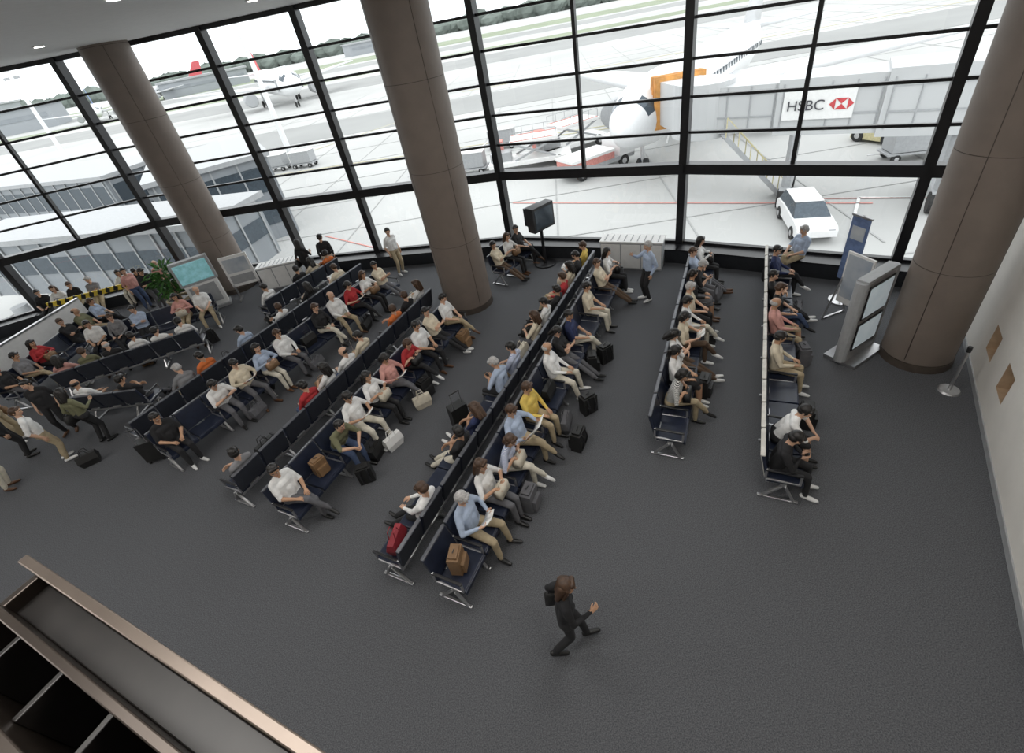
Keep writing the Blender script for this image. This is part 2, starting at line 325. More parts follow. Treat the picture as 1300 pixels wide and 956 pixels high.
    if st=='bob':
        for s in(-1,0,1): o_.cap(Q(s*.045,-.055,.0),Q(s*.05,-.055,-.075),.065,.05,HA,10)
        for s in(-1,1): o_.cap(Q(s*.078,.0,.03),Q(s*.078,.005,-.075),.03,.026,HA,8)
    if st=='tail':
        o_.cap(Q(0,-.1,.04),Q(0,-.135,.01),.03,.035,HA,8); o_.cap(Q(0,-.135,.01),Q(0,-.12,-.16),.034,.014,HA,8)
    o=len(o_.v); o_.v+=ex.v; o_.f+=[tuple(i+o for i in f) for f in ex.f]; o_.m+=ex.m
    it=g('item')
    if it=='book':
        c0=Vector(g('ic',(0,.33,.80)))
        for s in(-1,1):
            R=Matrix.Rotation(math.radians(40),3,'X')@Matrix.Rotation(math.radians(-12*s),3,'Y'); o_.box(c0+R@Vector((s*.068,0,0)),(.135,.19,.014),WH,R)
    if it=='paper':
        c0=Vector((0,.38,.86))
        for s in(-1,1):
            R=Matrix.Rotation(math.radians(58),3,'X')@Matrix.Rotation(math.radians(-14*s),3,'Y'); o_.box(c0+R@Vector((s*.135,0,0)),(.27,.38,.006),WH,R)
    if it=='bag':
        c0=Vector(g('ic',(0,.25,.745))); o_.box(c0,(.28,.13,.18),AC,Matrix.Rotation(.15,3,'X'))
        for a_,b_ in (((-.08,0,.1),(-.05,0,.17)),((-.05,0,.17),(.05,0,.17)),((.08,0,.1),(.05,0,.17))): o_.cap(c0+Vector(a_),c0+Vector(b_),.008,.008,AC,6)
    if it=='phone': o_.box(Vector((0.0,.37,.86)),(.05,.012,.11),DK,Matrix.Rotation(-.9,3,'X'))
    if it=='shoulderbag':
        c0=Vector(g('ic',(-.25,-.05,.85)))
        o_.loft([[c0+Vector((sx*w_,sy*l_,zz)) for sx,sy in((-1,-.7),(-.7,-1),(.7,-1),(1,-.7),(1,.7),(.7,1),(-.7,1),(-1,.7))] for zz,w_,l_ in((-.14,.045,.13),(-.1,.065,.17),(.04,.06,.16),(.11,.035,.13),(.13,.015,.11))],AC)
        o_.cap(c0+Vector((0,-.11,.1)),T(-.14,-.03,.51),.012,.012,AC,6); o_.cap(c0+Vector((0,.11,.1)),T(-.14,.03,.51),.012,.012,AC,6)
    return o_.mesh(nm,[M['white']]*11,True)
LP=lambda s,x=.11,y=.46,z=.08,p=(0,1,1),t=(0,1,0):((s*x,y,z),p,(t[0]*s,t[1],t[2]))
foldL=((.07,.17,.81),(1,.15,.0),(0,-1,-.1),(-1,-.2,-.8),.3); foldR=((-.07,.19,.84),(-1,.1,.0),(0,-1,-.1),(1,-.2,-.8),.3)
readL=((-.16,.24,.78),(.4,.8,.25),(.3,-.5,1),(-.9,-.4,-.6),.5); readR=((.16,.24,.78),(-.4,.8,.25),(-.3,-.5,1),(.9,-.4,-.6),.5)
bagL=((-.1,.22,.86),(.5,.8,-.4),(0,-.3,-1),(-.9,-.3,-.6),.5); bagR=((.1,.22,.86),(-.5,.8,-.4),(0,-.3,-1),(.9,-.3,-.6),.5)
ext2=dict(legL=((-.12,.72,.08),(0,.3,1),(0,1,.3)),legR=((.02,.74,.1),(0,.3,1),(.2,1,.3)))
cross=dict(legL=((-.07,.44,.08),(0,1,1),(0,1,0)),legR=((-.12,.62,.28),(.2,.4,1),(0,1,-.4)))
close=dict(legL=LP(-1,.06),legR=LP(1,.06))
downL=((-.22,.02,.86),(0,.15,-1),(1,0,0),(-.3,-1,0),.25); downR=((.22,.02,.86),(0,.15,-1),(-1,0,0),(.3,-1,0),.25)
stL=((-.1,0,.09),(0,1,0),(-.2,1,0)); stR=((.1,.03,.09),(0,1,0),(.25,1,0))
POSES=dict(
 m1=dict(head=(12,-22,0)), m2=dict(lean=16,head=(-25,-15,0),armL=foldL,armR=foldR,**ext2), m3=dict(lean=-30,head=(0,-12,0),armL=((-.06,.52,.66),(.4,.6,-.7),(.8,-.2,-.4),(-1,.2,-.3),.5),armR=((.06,.52,.66),(-.4,.6,-.7),(-.8,-.2,-.4),(1,.2,-.3),.5)),
 m4=dict(head=(0,-35,0),item='book',armL=readL,armR=readR,bulk=1.08,legL=((-.16,.5,.08),(-.2,1,1),(-.2,1,0)),legR=((.16,.46,.08),(.2,1,1),(.2,1,0))),
 m5=dict(lean=12,head=(35,-10,0),bulk=1.15,hair='bald',legL=((-.17,.5,.08),(-.3,1,1),(-.3,1,0)),legR=((.17,.52,.08),(.3,1,1),(.3,1,0))),
 m6=dict(lean=20,head=(0,-45,8),**ext2), m7=dict(lean=8,head=(-30,-18,0),**cross), m8=dict(lean=10,head=(0,-30,0),item='paper',armL=((-.24,.26,.84),(.1,.8,.5),(.8,-.2,.4),(-.9,-.4,-.6),.6),armR=((.24,.26,.84),(-.1,.8,.5),(-.8,-.2,.4),(.9,-.4,-.6),.6),**cross),
 m9=dict(lean=-12,side=6,head=(20,-40,5),item='phone',armL=((-.05,.28,.8),(.2,.9,.3),(.3,-.3,1),(-1,-.4,-.4),.5),armR=((.05,.28,.8),(-.2,.9,.3),(-.3,-.3,1),(1,-.4,-.4),.5)),
 f1=dict(fem=1,hair='long',item='bag',armL=bagL,armR=bagR,**close), f2=dict(fem=1,hair='bob',head=(0,-38,0),item='book',armL=readL,armR=readR,**cross),
 f3=dict(fem=1,hair='tail',head=(40,-12,0),skirt=1,**close), f4=dict(fem=1,hair='long',lean=15,head=(-10,-40,6),armL=foldL,armR=foldR,**ext2),
 f5=dict(fem=1,hair='bob',lean=-15,head=(-20,-30,0),item='bag',armL=bagL,armR=bagR,ic=(0,.27,.74),**cross), f6=dict(fem=1,hair='short',head=(25,-25,-5),**cross),
 f7=dict(fem=1,hair='short',lean=-26,head=(-15,-28,0),skirt=1,armL=((-.06,.48,.68),(.4,.8,-.4),(.6,-.2,-.7),(-1,.2,-.3),.5),armR=((.06,.48,.68),(-.4,.8,-.4),(-.6,-.2,-.7),(1,.2,-.3),.5),**close),
 s1=dict(hip=(0,0,.9),lean=2,head=(10,-15,0),legL=stL,legR=stR,armL=downL,armR=((.18,.32,1.3),(-.1,.7,.6),(-.8,0,.2),(.6,-.6,-.8),.3)),
 s2=dict(hip=(0,0,.9),lean=3,head=(-30,-10,0),legL=stL,legR=stR,armL=downL,armR=downR), s3=dict(hip=(0,0,.9),lean=-6,head=(5,-35,0),legL=stL,legR=stR,armL=((-.1,.28,1.08),(.4,.8,.1),(0,0,1),(-.8,-.6,-.6),.4),armR=((.1,.28,1.08),(-.4,.8,.1),(0,0,1),(.8,-.6,-.6),.4)),
 s4=dict(fem=1,hair='long',hip=(0,0,.9),lean=2,head=(20,-12,0),legL=stL,legR=stR,armL=downL,armR=((.14,.25,1.1),(-.6,.7,.2),(0,0,1),(.8,-.6,-.6),.4),item='shoulderbag'),
 w=dict(fem=1,hair='long',hip=(0,0,.89),lean=-5,head=(-8,-15,0),legL=((-.09,.24,.09),(0,1,0),(0,1,0.15)),legR=((.09,-.22,.13),(0,1,.2),(0,1,-.35)),armL=((-.24,-.02,.9),(0,.3,-1),(1,0,0),(-.3,-1,0),.3),armR=((.14,.30,1.12),(-.3,.8,.35),(-.8,0,-.4),(.4,-.8,-.6),.6),item='shoulderbag'))
FM={k:figure('figure_'+k,p) for k,p in POSES.items()}
cl=lambda nm,c,**k: mat('cloth_'+nm,c,.85,var=.12,scale=9,bump=.15,**k)
SHC=dict(w=cl('white',(.78,.78,.77)),k=cl('black',(.015,.015,.017)),n=cl('navy',(.02,.03,.09)),b=cl('light_blue',(.40,.48,.62)),r=cl('red',(.42,.03,.035)),y=cl('yellow',(.72,.52,.12)),c=cl('cream',(.68,.60,.46)),
 o=cl('orange',(.62,.16,.04)),g=cl('grey',(.22,.22,.23)),v=cl('olive',(.16,.16,.09)),p=cl('pink',(.62,.32,.28)),t=cl('teal',(.05,.2,.22)),s=stripes('cloth_stripe',(.75,.75,.72),(.02,.02,.02),18),l=stripes('cloth_stripe_blue',(.75,.77,.8),(.15,.22,.45),22))
PAC=dict(h=cl('khaki',(.42,.34,.22)),k=cl('black_trouser',(.018,.018,.02)),j=cl('denim',(.06,.09,.17)),g=cl('grey_trouser',(.12,.12,.13)),w=cl('offwhite_trouser',(.66,.62,.52)),b=cl('brown',(.11,.07,.045)))
SKC=[mat('skin_light',(.62,.38,.26),.5,var=.05),mat('skin_tan',(.50,.29,.18),.5,var=.05),mat('skin_deep',(.32,.17,.10),.5,var=.05)]
HAC=dict(k=mat('hair_black',(.012,.010,.009),.4,var=.3,scale=40),b=mat('hair_brown',(.06,.03,.015),.45,var=.3,scale=40),g=mat('hair_grey',(.42,.41,.40),.6,var=.2,scale=40),y=mat('hair_blond',(.38,.25,.10),.5,var=.2,scale=40))
SOC=[mat('shoe_black',(.012,.012,.012),.35),mat('shoe_white',(.75,.75,.74),.5),mat('shoe_brown',(.10,.045,.02),.4)]
ACC=[mat('bag_tan',(.22,.13,.065),.5),mat('bag_black',(.015,.015,.015),.5),mat('bag_cream',(.6,.55,.45),.6),mat('bag_red',(.26,.025,.035),.5)]
LIP=mat('lips',(.42,.14,.12),.4)
EYE=mat('eye_white',(.8,.8,.78),.3)
def person(pose,loc,rz,sh='w',pa=None,hair=None,skin=None,sleeve=None,shoe=None,shorts=False,scale=1,acc=None):
    fem=POSES[pose].get('fem'); st=pose[0]=='s'
    nm='walking_woman' if pose=='w' else ('standing_' if st else 'seated_')+('woman' if fem else 'man')
    o=bpy.data.objects.new(nm,FM[pose]); COL.objects.link(o); o.location=loc; o.rotation_euler=(0,0,rz); o.scale=(scale,)*3
    skin=SKC[skin if skin is not None else random.choice((0,0,0,1,1))]; S=SHC[sh]; P=PAC[pa or random.choice('hhkkjggwbk')]
    if sleeve is None: sleeve=random.random()<.28
    hr=HAC[hair or random.choice('kkkkbkkg' if not fem else 'kkkkbbk')]
    ms=[skin,S,P,SOC[shoe if shoe is not None else random.choice((0,0,1,2))],hr,S if sleeve else skin,skin if (shorts or POSES[pose].get('skirt')) else P,ACC[acc] if acc is not None else ACC[random.choice((0,1,1,2))],M['dark'],LIP,EYE]
    for i,m in enumerate(ms): o.material_slots[i].link='OBJECT'; o.material_slots[i].material=m
    return o
def sit(row,idx,pose,sh,**k):
    A,d,p,f,rz=RM[row]; c=A+d*p*(idx+.5)-f*.10+f*random.uniform(-.01,.02)
    return person(pose,(c.x,c.y,0),rz+k.pop('turn',random.uniform(-.12,.12)),sh,**k)
OCC={
'R1':'0m9k 1f7w 4m1c 6m5p 7f6k 8m2k 10m7n','R2':'1f5s 2f3w 3f4w 4f2c 5f6w 6m1c 7f3k 8m9k 9m2b 10f1w',
'R3a':'1m4b 2f1w 3f5l 4m8b 5m1y 7m5w 8f4k 9m7n 11m1c 13m2c 14f1w','R3b':'1m6w 3m2k 4f4n 6m9b 7m1l 9f1c 10f6w 11m2k 12m7r 13f1c 14m4k 15f6y',
'R4a':'0m7w 2m3v 3m4w 4f1w 5f2p 6f5r 7m1w 8m2c 9f6w','R4b':'0m2g 3m1r 4f1w 5m5w 6f6c 8m2o 9m7k 10f1w',
'R5a':'0m1k 2m9w 3m4c 4f1b 5m1w 7f6k 8m5w 9f2r 10f1w 11m2c','R5b':'2m9g 3m1o 5f6b 7m2w 9f1k 11m4c','R6':'0m1w 2m7k 3f1c 4m2o',
'R7':'0m1k 1f6g 2f1r 4m2k 5m5v 6f6b','R8':'0f1p 1m1v 2m5k 3f6w 4m2w 5m1w','R9':'0m5w 2m2k','R10':'0m1w 1f6g 2m2b 4f1p 5m5w','S1':'0m2c 1f1w 2m7k'}
SPEC={('R3a',1):dict(hair='g',pa='h'),('R3a',7):dict(hair='g',pa='w',shoe=1),('R3a',5):dict(hair='b',pa='h'),('R3a',4):dict(hair='b',pa='h'),('R3a',11):dict(pa='w'),('R1',4):dict(pa='h',hair='k',shoe=1),('R1',6):dict(shorts=True,pa='h',skin=1,hair='g'),('R1',0):dict(pa='k'),('R1',1):dict(pa='k',hair='k'),
 ('R2',1):dict(pa='h',skin=1,acc=1),('R2',2):dict(pa='k'),('R3b',1):dict(pa='k',hair='b',sleeve=True),('R4a',0):dict(pa='g',hair='k'),('R4a',2):dict(pa='j',hair='k'),('R4a',3):dict(pa='w'),('R5a',0):dict(pa='k'),('R3a',3):dict(hair='b',pa='w',shoe=1,acc=2)}
for r,l in OCC.items():
    for w in l.split():
        i=0
        while w[i].isdigit(): i+=1
        sit(r,int(w[:i]),w[i:i+2],w[i+2],**dict(SPEC.get((r,int(w[:i])),{})))
face=lambda x,y: math.atan2(-x,y)
person('w',(-.02,2.66,0),face(1,.0),'k',pa='k',sleeve=True,hair='b',shoe=0,acc=1,scale=.98)
person('s1',(3.75,10.35,0),face(-1,-.1),'b',pa='k',hair='g')
person('s2',(-3.3,15.0,0),face(.7,-.7),'w',pa='h')
for x,y,fx,fy,ps,sh in [(-10.7,8.5,.6,.6,'s2','w'),(-11.6,7.9,1,.3,'s3','g'),(-10.0,8.9,.3,1,'s4','v'),(-11.9,8.9,.8,.8,'s2','k'),(-12.6,9.6,1,.2,'s4','w'),(-11.3,9.6,.4,-1,'s2','k'),(-13.2,8.8,1,0,'s3','w'),(-12.5,7.3,1,.5,'s4','g'),
    (-12.2,16.0,1,-.4,'s3','k'),(-12.9,16.3,1,-.5,'s2','p'),(-6.5,15.65,.3,1,'s4','k'),(-5.75,15.75,-.3,1,'s2','k')]:
    person(ps,(x,y,0),face(fx,fy),sh,pa='h' if sh=='w' else None)
def on_ledge(i,t,pose,sh,**k):
    p=Vector(FAC[i][:2]);q=Vector(FAC[i+1][:2]); d=(q-p).normalized(); nin=Vector((d.y,-d.x))
    if nin.y>0: nin=-nin
    c=p.lerp(q,t)+nin*.38; person(pose,(c.x,c.y,0),face(nin.x,nin.y)+k.pop('turn',.2),sh,**k)
on_ledge(6,.60,'m7','b',pa='h',turn=-.7)
for t,ps,sh in [(.1,'m1','k'),(.2,'f1','w'),(.3,'f6','k'),(.42,'m2','g'),(.62,'f1','w'),(.74,'m9','k'),(.86,'m5','p')]: on_ledge(1,t,ps,sh)
# ---------------------------------------------------------------- props
def backpack(x,y,m,rz=0,z=0,s=1):
    b=MB(); b.box((0,0,.22),(.32,.2,.42),m); b.box((0,.12,.15),(.24,.08,.24),m); b.box((0,0,.44),(.24,.15,.06),m)
    for q in(-.08,.08): b.cap((q,-.11,.4),(q,-.15,.25),.018,.018,M['dark'],6); b.cap((q,-.15,.25),(q,-.11,.08),.018,.018,M['dark'],6)
    b.cap((-.04,0,.47),(.04,0,.5),.01,.01,M['dark'],6); o=b.obj('backpack',(x,y,z),rz,bev=.05); o.scale=(s,)*3
def suitcase(x,y,m,rz=0):
    b=MB(); b.box((0,0,.33),(.36,.23,.52),m); b.box((0,.13,.3),(.28,.03,.36),m)
    for q in(-.1,.1): b.cap((q,-.09,.58),(q,-.09,.98),.01,.01,M['steel'],6)
    b.cap((-.1,-.09,.98),(.1,-.09,.98),.015,.015,M['dark'],6)
    for qx in(-.14,.14):
        for qy in(-.08,.08): b.cyl((qx-.015,qy,.035),(qx+.015,qy,.035),.035,.035,M['tyre'],10)
    b.obj('rolling_suitcase',(x,y,0),rz,bev=.02)
def tote(x,y,m,rz=0,z=0):
    b=MB(); r=[[Vector((sx*w,sy*d_,zz)) for sx,sy in((-1,-1),(1,-1),(1,1),(-1,1))] for zz,w,d_ in((0,.16,.08),(.15,.2,.1),(.3,.19,.05))]
    b.loft(r,m)
    for q in(-.05,.05):
        b.cap((-.08,q,.29),(-.05,q,.42),.008,.008,m,6); b.cap((-.05,q,.42),(.05,q,.42),.008,.008,m,6); b.cap((.08,q,.29),(.05,q,.42),.008,.008,m,6)
    b.obj('tote_bag',(x,y,z),rz,bev=.015)
suitcase(-1.35,7.05,ACC[1],.5); suitcase(-4.0,9.7,ACC[1],.6); suitcase(-8.2,7.9,ACC[1],.2)
backpack(1.25,6.75,ACC[1],.4); backpack(.85,5.9,ACC[1],1.0); backpack(2.0,8.2,ACC[1],.5); backpack(-6.3,9.7,ACC[1],.3); backpack(6.9,10.1,ACC[1],.3); backpack(-3.2,6.1,ACC[1],.2,s=.9)
tote(-2.2,7.9,ACC[2],.4); tote(-2.75,6.85,M['white'],.8); tote(3.2,11.2,ACC[1],.2); tote(-9.9,8.2,ACC[1],.5)
A,d,p,f,rz=RM['R3a']; c=A+d*p*.5; backpack(c.x,c.y,ACC[0],rz+.3,z=.46,s=.85)
A,d,p,f,rz=RM['R3b']; c=A+d*p*.5; tote(c.x,c.y,ACC[3],rz+.3,z=.46)
A,d,p,f,rz=RM['R4a']; c=A+d*p*1.5; backpack(c.x,c.y,ACC[0],rz-.2,z=.46,s=.8)
for rr,ii,m in (('R3a',6,1),('R4b',1,1),('R5a',6,1),('R5b',4,1),('R3b',8,2)):
    A,d,p,f,rz=RM[rr]; c=A+d*p*(ii+.5); tote(c.x,c.y,ACC[m],rz,z=.46)
rnd=random.Random(3)
for rr in ('R2','R3a','R4a','R5a','R1','R8'):
    A,d,p,f,rz=RM[rr]
    for ii in range(2,9,3):
        c=A+d*p*(ii+1)+f*.42; (backpack if rnd.random()<.5 else tote)(c.x,c.y,rnd.choice((ACC[1],ACC[1],ACC[0],PAC['g'])),rz+rnd.uniform(-.5,.5))
# right kiosk
b=MB(); b.box((0,0,.04),(1.0,.6,.08),M['steel']); b.box((0,0,.95),(.95,.2,1.75),M['steel'])
for zz,hh in((1.38,.72),(.62,.62)): b.box((0,.105,zz),(.8,.02,hh),M['dark']); b.box((0,.117,zz),(.72,.01,hh-.08),M['screenW'])
b.cyl((-.47,0,.08),(-.47,0,1.85),.11,.11,M['grey']); b.cyl((.47,0,.08),(.47,0,1.85),.11,.11,M['grey']); b.box((0,0,1.86),(.98,.2,.05),M['grey'])
b.obj('information_kiosk',(6.8,6.9,0),face(-.35,-1)+.75,bev=.02)
b=MB(); b.box((0,0,1.0),(.6,.04,1.2),M['white']); b.box((0,.025,1.05),(.52,.01,1.0),M['panel'])
for q in(-.28,.28): b.bar((q,0,1.0),(q,.3,0.015),.03,.03,M['steel']); b.bar((q,0,1.0),(q,-.3,.015),.03,.03,M['steel']); b.box((q,0,.02),(.04,.62,.03),M['steel'])
b.obj('sign_stand',(7.35,7.95,0),face(-.95,-.2))
b=MB(); b.cyl((0,0,0),(0,0,.03),.25,.25,M['steel'],24); b.cyl((0,0,.03),(0,0,2.1),.02,.02,M['steel'],10); b.box((0,.03,1.3),(.42,.02,1.5),M['banner']); b.box((0,.03,2.07),(.46,.04,.04),M['steel']); b.box((0,.045,1.7),(.3,.01,.3),M['panel'])
b.obj('banner_stand',(7.8,8.7,0),face(-.95,-.2))
b=MB(); b.cyl((0,0,0),(0,0,.03),.17,.15,M['steel'],24); b.cyl((0,0,.03),(0,0,.9),.025,.025,M['steel'],12); b.cyl((0,0,.88),(0,0,.98),.035,.035,M['dark'],12)
b.obj('queue_stanchion',(7.55,5.5,0))
# left kiosk etc
b=MB(); b.box((0,0,.05),(1.1,.5,.1),M['grey']); b.box((0,0,.55),(1.0,.3,1.0),M['white']); b.box((0,.05,1.45),(1.15,.22,.85),M['grey']); b.box((0,.165,1.45),(1.0,.02,.68),M['screen']); b.box((0,.16,.6),(.8,.02,.7),M['grey'])
b.obj('information_kiosk',(-10.0,15.3,0),face(.45,-1),bev=.03)
b=MB(); b.box((0,0,1.05),(.9,.05,1.1),M['white']); b.box((0,.03,1.25),(.75,.01,.5),M['panel']); b.box((0,.03,.75),(.75,.01,.3),M['grey'])
for q in(-.4,.4): b.box((q,0,.3),(.05,.05,.6),M['steel']); b.box((q,0,.02),(.06,.5,.04),M['steel'])
b.obj('notice_board',(-8.75,15.6,0),face(.2,-1))
b=MB(); k=20
b.loft([[Vector((r*math.cos(2*math.pi*j/k),r*math.sin(2*math.pi*j/k),z)) for j in range(k)] for z,r in((0,.24),(.05,.3),(.4,.38),(.5,.4),(.5,.34),(.44,.33))],M['terra']); b.cyl((0,0,.43),(0,0,.45),.33,.33,M['woodD'])
pr_=random.Random(5)
for i in range(5): b.cap((pr_.uniform(-.1,.1),pr_.uniform(-.1,.1),.4),(pr_.uniform(-.25,.25),pr_.uniform(-.25,.25),1.4),.02,.012,M['niche'],6)
for i in range(190):
    a=pr_.uniform(0,6.28); el=pr_.uniform(-.3,1.3); L=pr_.uniform(.25,.5); z0=pr_.uniform(.7,1.65); r0=pr_.uniform(0,.35)
    p0=Vector((r0*math.cos(a),r0*math.sin(a),z0)); dr=Vector((math.cos(a)*math.cos(el),math.sin(a)*math.cos(el),math.sin(el))); sdv=Vector((-math.sin(a),math.cos(a),0))*.06
    p1=p0+dr*L*.5; p2=p0+dr*L-Vector((0,0,.12)); b.add([p0,p1+sdv,p2,p1-sdv],[(0,1,2,3)],M['green'])
b.obj('potted_plant',(-11.2,15.6,0))
def cabinet(x,y,rz,w=1.5):
    b=MB(); b.box((0,0,.42),(w,.5,.84),M['grey']); b.box((0,0,.86),(w+.05,.55,.05),M['white'])
    for i in range(9): b.box((-w/2+.12+i*(w-.24)/8,0,.892),(.03,.42,.012),M['grey'])
    for i in range(3): b.box((-w/2+w*(i+.5)/3,.255,.42),(w/3-.03,.015,.74),M['white'])
    b.obj('air_conditioning_cabinet',(x,y,0),rz,bev=.01)
cabinet(-7.6,16.1,face(-.2,-1)+.25); cabinet(4.0,12.35,face(-.5,-.87),1.75)
b=MB(); b.cyl((0,0,0),(0,0,.04),.35,.35,M['dark'],24); b.cyl((0,0,.04),(0,0,1.25),.05,.05,M['dark']); b.box((0,.05,1.6),(.85,.3,.75),M['dark']); b.box((0,-.22,1.6),(.6,.3,.55),M['dark']); b.box((0,.205,1.6),(.72,.01,.6),M['bldg'])
b.obj('television_on_stand',(1.55,13.6,0),face(.55,-.8),bev=.02)
b=MB(); b.bar((-15.6,13.0,.5),(-14.9,16.2,.5),.06,.9,M['white']); b.bar((-15.6,13.0,.97),(-14.9,16.2,.97),.12,.05,M['steel']); b.obj('low_partition')
b=MB(); b.bar((-16.2,16.4,.85),(-13.2,16.9,.85),.05,.18,M['yellow'])
for i in range(11):
    p0=Vector((-16.2,16.4,.85)).lerp(Vector((-13.2,16.9,.85)),(i+.4)/11); b.box(p0,(.13,.062,.185),M['dark'],Matrix.Rotation(.165,3,'Z')@Matrix.Rotation(.5,3,'Y'))
for t in(.05,.95):
    p0=Vector((-16.2,16.4,0)).lerp(Vector((-13.2,16.9,0)),t); b.box(p0+Vector((0,0,.4)),(.05,.05,.8),M['steel']); b.box(p0+Vector((0,0,.02)),(.1,.4,.04),M['steel'])
b.obj('striped_barrier')
b=MB()
for p0 in((-18.4,12.6),(-16.4,12.9)): b.cyl((*p0,0),(*p0,.03),.17,.15,M['steel']); b.cyl((*p0,.03),(*p0,.95),.025,.025,M['steel'])
b.bar((-18.4,12.6,.88),(-16.4,12.9,.88),.01,.05,M['red']); b.obj('queue_barrier')
b=MB(); b.box((0,0,.5),(1.6,.7,1.0),M['white']); b.box((0,0,1.02),(1.7,.8,.05),M['grey']); b.box((.2,.1,1.25),(.45,.05,.35),M['dark']); b.box((.2,0.1,1.08),(.1,.1,.1),M['dark']); b.obj('gate_counter',(-18.8,14.3,0),.2,bev=.01)
# ---------------------------------------------------------------- exterior
ZA=-4.5
b=MB(); b.box((0,1000,ZA-.1),(4000,4000-2*14,.2),M['apron']); b.obj('apron_ground',(0,0,0))
b=MB()
for y0,y1,m in((75,92,'apron2'),(150,185,'apron2'),(260,300,'apron2')): b.box((0,(y0+y1)/2,ZA+.02),(1600,y1-y0,.02),M[m],Matrix.Rotation(-.12,3,'Z'))
for y0,y1 in((195,215),(310,380)): b.box((60,(y0+y1)/2,ZA+.02),(1500,y1-y0,.03),M['grass'],Matrix.Rotation(-.12,3,'Z'))
for i in range(14):
    b.bar((-60,24+i*7.5,ZA+.022),(90,10+i*7.5,ZA+.022),.10,.01,M['seamA'])
for i in range(18):
    b.bar((-50+i*7.5,18,ZA+.022),(-30+i*7.5,130,ZA+.022),.10,.01,M['seamA'])
for a,c2,w in(((3,52),(34,44),.2),((-30,60),(40,45),.2),((-60,35),(-10,80),.2),((0,100),(200,70),.4)): b.bar((*a,ZA+.03),(*c2,ZA+.03),w,.01,M['lineY'])
for a,c2 in(((2,33),(20,22)),((18,24),(30,17)),((-12,34),(-2,24))): b.bar((*a,ZA+.035),(*c2,ZA+.035),.10,.01,M['lineR'])
for a,c2 in(((14,16),(20,23)),((20,23),(26,19)),((-4,40),(4,60)),((16,40),(30,70))): b.bar((*a,ZA+.035),(*c2,ZA+.035),.15,.01,M['lineW'])
b.obj('apron_markings')
b=MB(); tr=random.Random(2)
for i in range(300):
    x=-1000+i*7+tr.uniform(-3,3); y=620-.12*x+tr.uniform(-15,15); r=tr.uniform(6,10); b.ball((x,y,ZA+r*.7),(r*1.4,r,r*tr.uniform(.8,1.1)),I3,M['tree_hazed'],8,6,.15)
b.obj('treeline')
def airliner(nm,x,y,z,rz,s,fin,L=36):
    b=MB(); k=32; prof=[(0,.08,-.5),(.12,.38,-.48),(.35,.68,-.43),(.7,.95,-.35),(1.3,1.3,-.2),(1.9,1.52,-.1),(2.6,1.7,-.03),(3.6,1.87,0),(5,1.98,0),(8,2,0),(L*.66,2,0),(L*.8,1.6,.35),(L*.92,.9,.9),(L,.25,1.3)]
    rings=[[Vector((r*math.cos(2*math.pi*j/k),yy,zc+r*math.sin(2*math.pi*j/k)*1.03)) for j in range(k)] for yy,r,zc in prof]
    b.loft(rings,M['plane'])
    di=b.mi(M['bldg'])
    for fi in range(len(b.f)):
        c=sum((Vector(b.v[i]) for i in b.f[fi]),Vector())/len(b.f[fi])
        if 1.3<c.y<2.4 and .5<c.z<1.15: b.m[fi]=di
    yy=5
    while yy<L*.78:
        for sx in(-1,1): b.box((sx*1.97,yy,.45),(.06,.28,.38),M['bldg'])
        yy+=.8
    for sx in(-1,1):
        b.box((sx*1.93,4.2,-.1),(.08,1.0,1.9),M['grey'])
        b.loft([[Vector((sx*1.5,12,-.9)),Vector((sx*1.5,18.5,-.9)),Vector((sx*1.5,18,-.3)),Vector((sx*1.5,13,-.3))],[Vector((sx*16.5,21.5,.5)),Vector((sx*16.5,23.3,.5)),Vector((sx*16.5,23.2,.62)),Vector((sx*16.5,21.8,.62))]],M['plane'])
        b.loft([[Vector((sx*.5,L-4.5,1.2)),Vector((sx*.5,L-1,1.2)),Vector((sx*.5,L-1,1.5)),Vector((sx*.5,L-4,1.5))],[Vector((sx*6,L-1.2,1.7)),Vector((sx*6,L+.3,1.7)),Vector((sx*6,L+.3,1.8)),Vector((sx*6,L-1,1.8))]],M['plane'])
        b.loft([[Vector((sx*5.6+r*math.cos(a*math.pi/8),yv,-1.7+r*math.sin(a*math.pi/8))) for a in range(16)] for yv,r in((11,.95),(11.3,1.1),(13,1.1),(15,.65))],M['grey'])
        b.cyl((sx*3,17.5,-1),(sx*3,17.5,-3.2),.15,.15,M['steel'])
        for q in(-.3,.3): b.cyl((sx*3+q-.15,17.5,-3.0),(sx*3+q+.15,17.5,-3.0),.55,.55,M['tyre'])
    b.loft([[Vector((-.15,L-7,1.6)),Vector((.15,L-7,1.6)),Vector((.15,L-.5,1.4)),Vector((-.15,L-.5,1.4))],[Vector((-.05,L-2,8)),Vector((.05,L-2,8)),Vector((.05,L+1,8)),Vector((-.05,L+1,8))]],fin)
    b.cyl((0,3.5,-1.5),(0,3.5,-3.2),.12,.12,M['steel'])
    for q in(-.22,.22): b.cyl((q-.1,3.5,-3.15),(q+.1,3.5,-3.15),.4,.4,M['tyre'])
    o=b.obj(nm,(x,y,z),rz); o.scale=(s,)*3
    for p_ in o.data.polygons: p_.use_smooth= len(p_.vertices)==4 and p_.material_index==0
    return o
airliner('passenger_airliner',9.5,31.5,ZA+3.58*1.1,face(.65,.76),1.1,M['plane'])
airliner('passenger_airliner',-38,128,ZA+5.4,face(-.45,.89),1.5,M['fin'])
airliner('passenger_airliner',-150,230,ZA+4.3,face(-.5,.8),1.2,M['banner'])
airliner('passenger_airliner',-200,330,ZA+5,face(.8,.6),1.4,M['fin'])
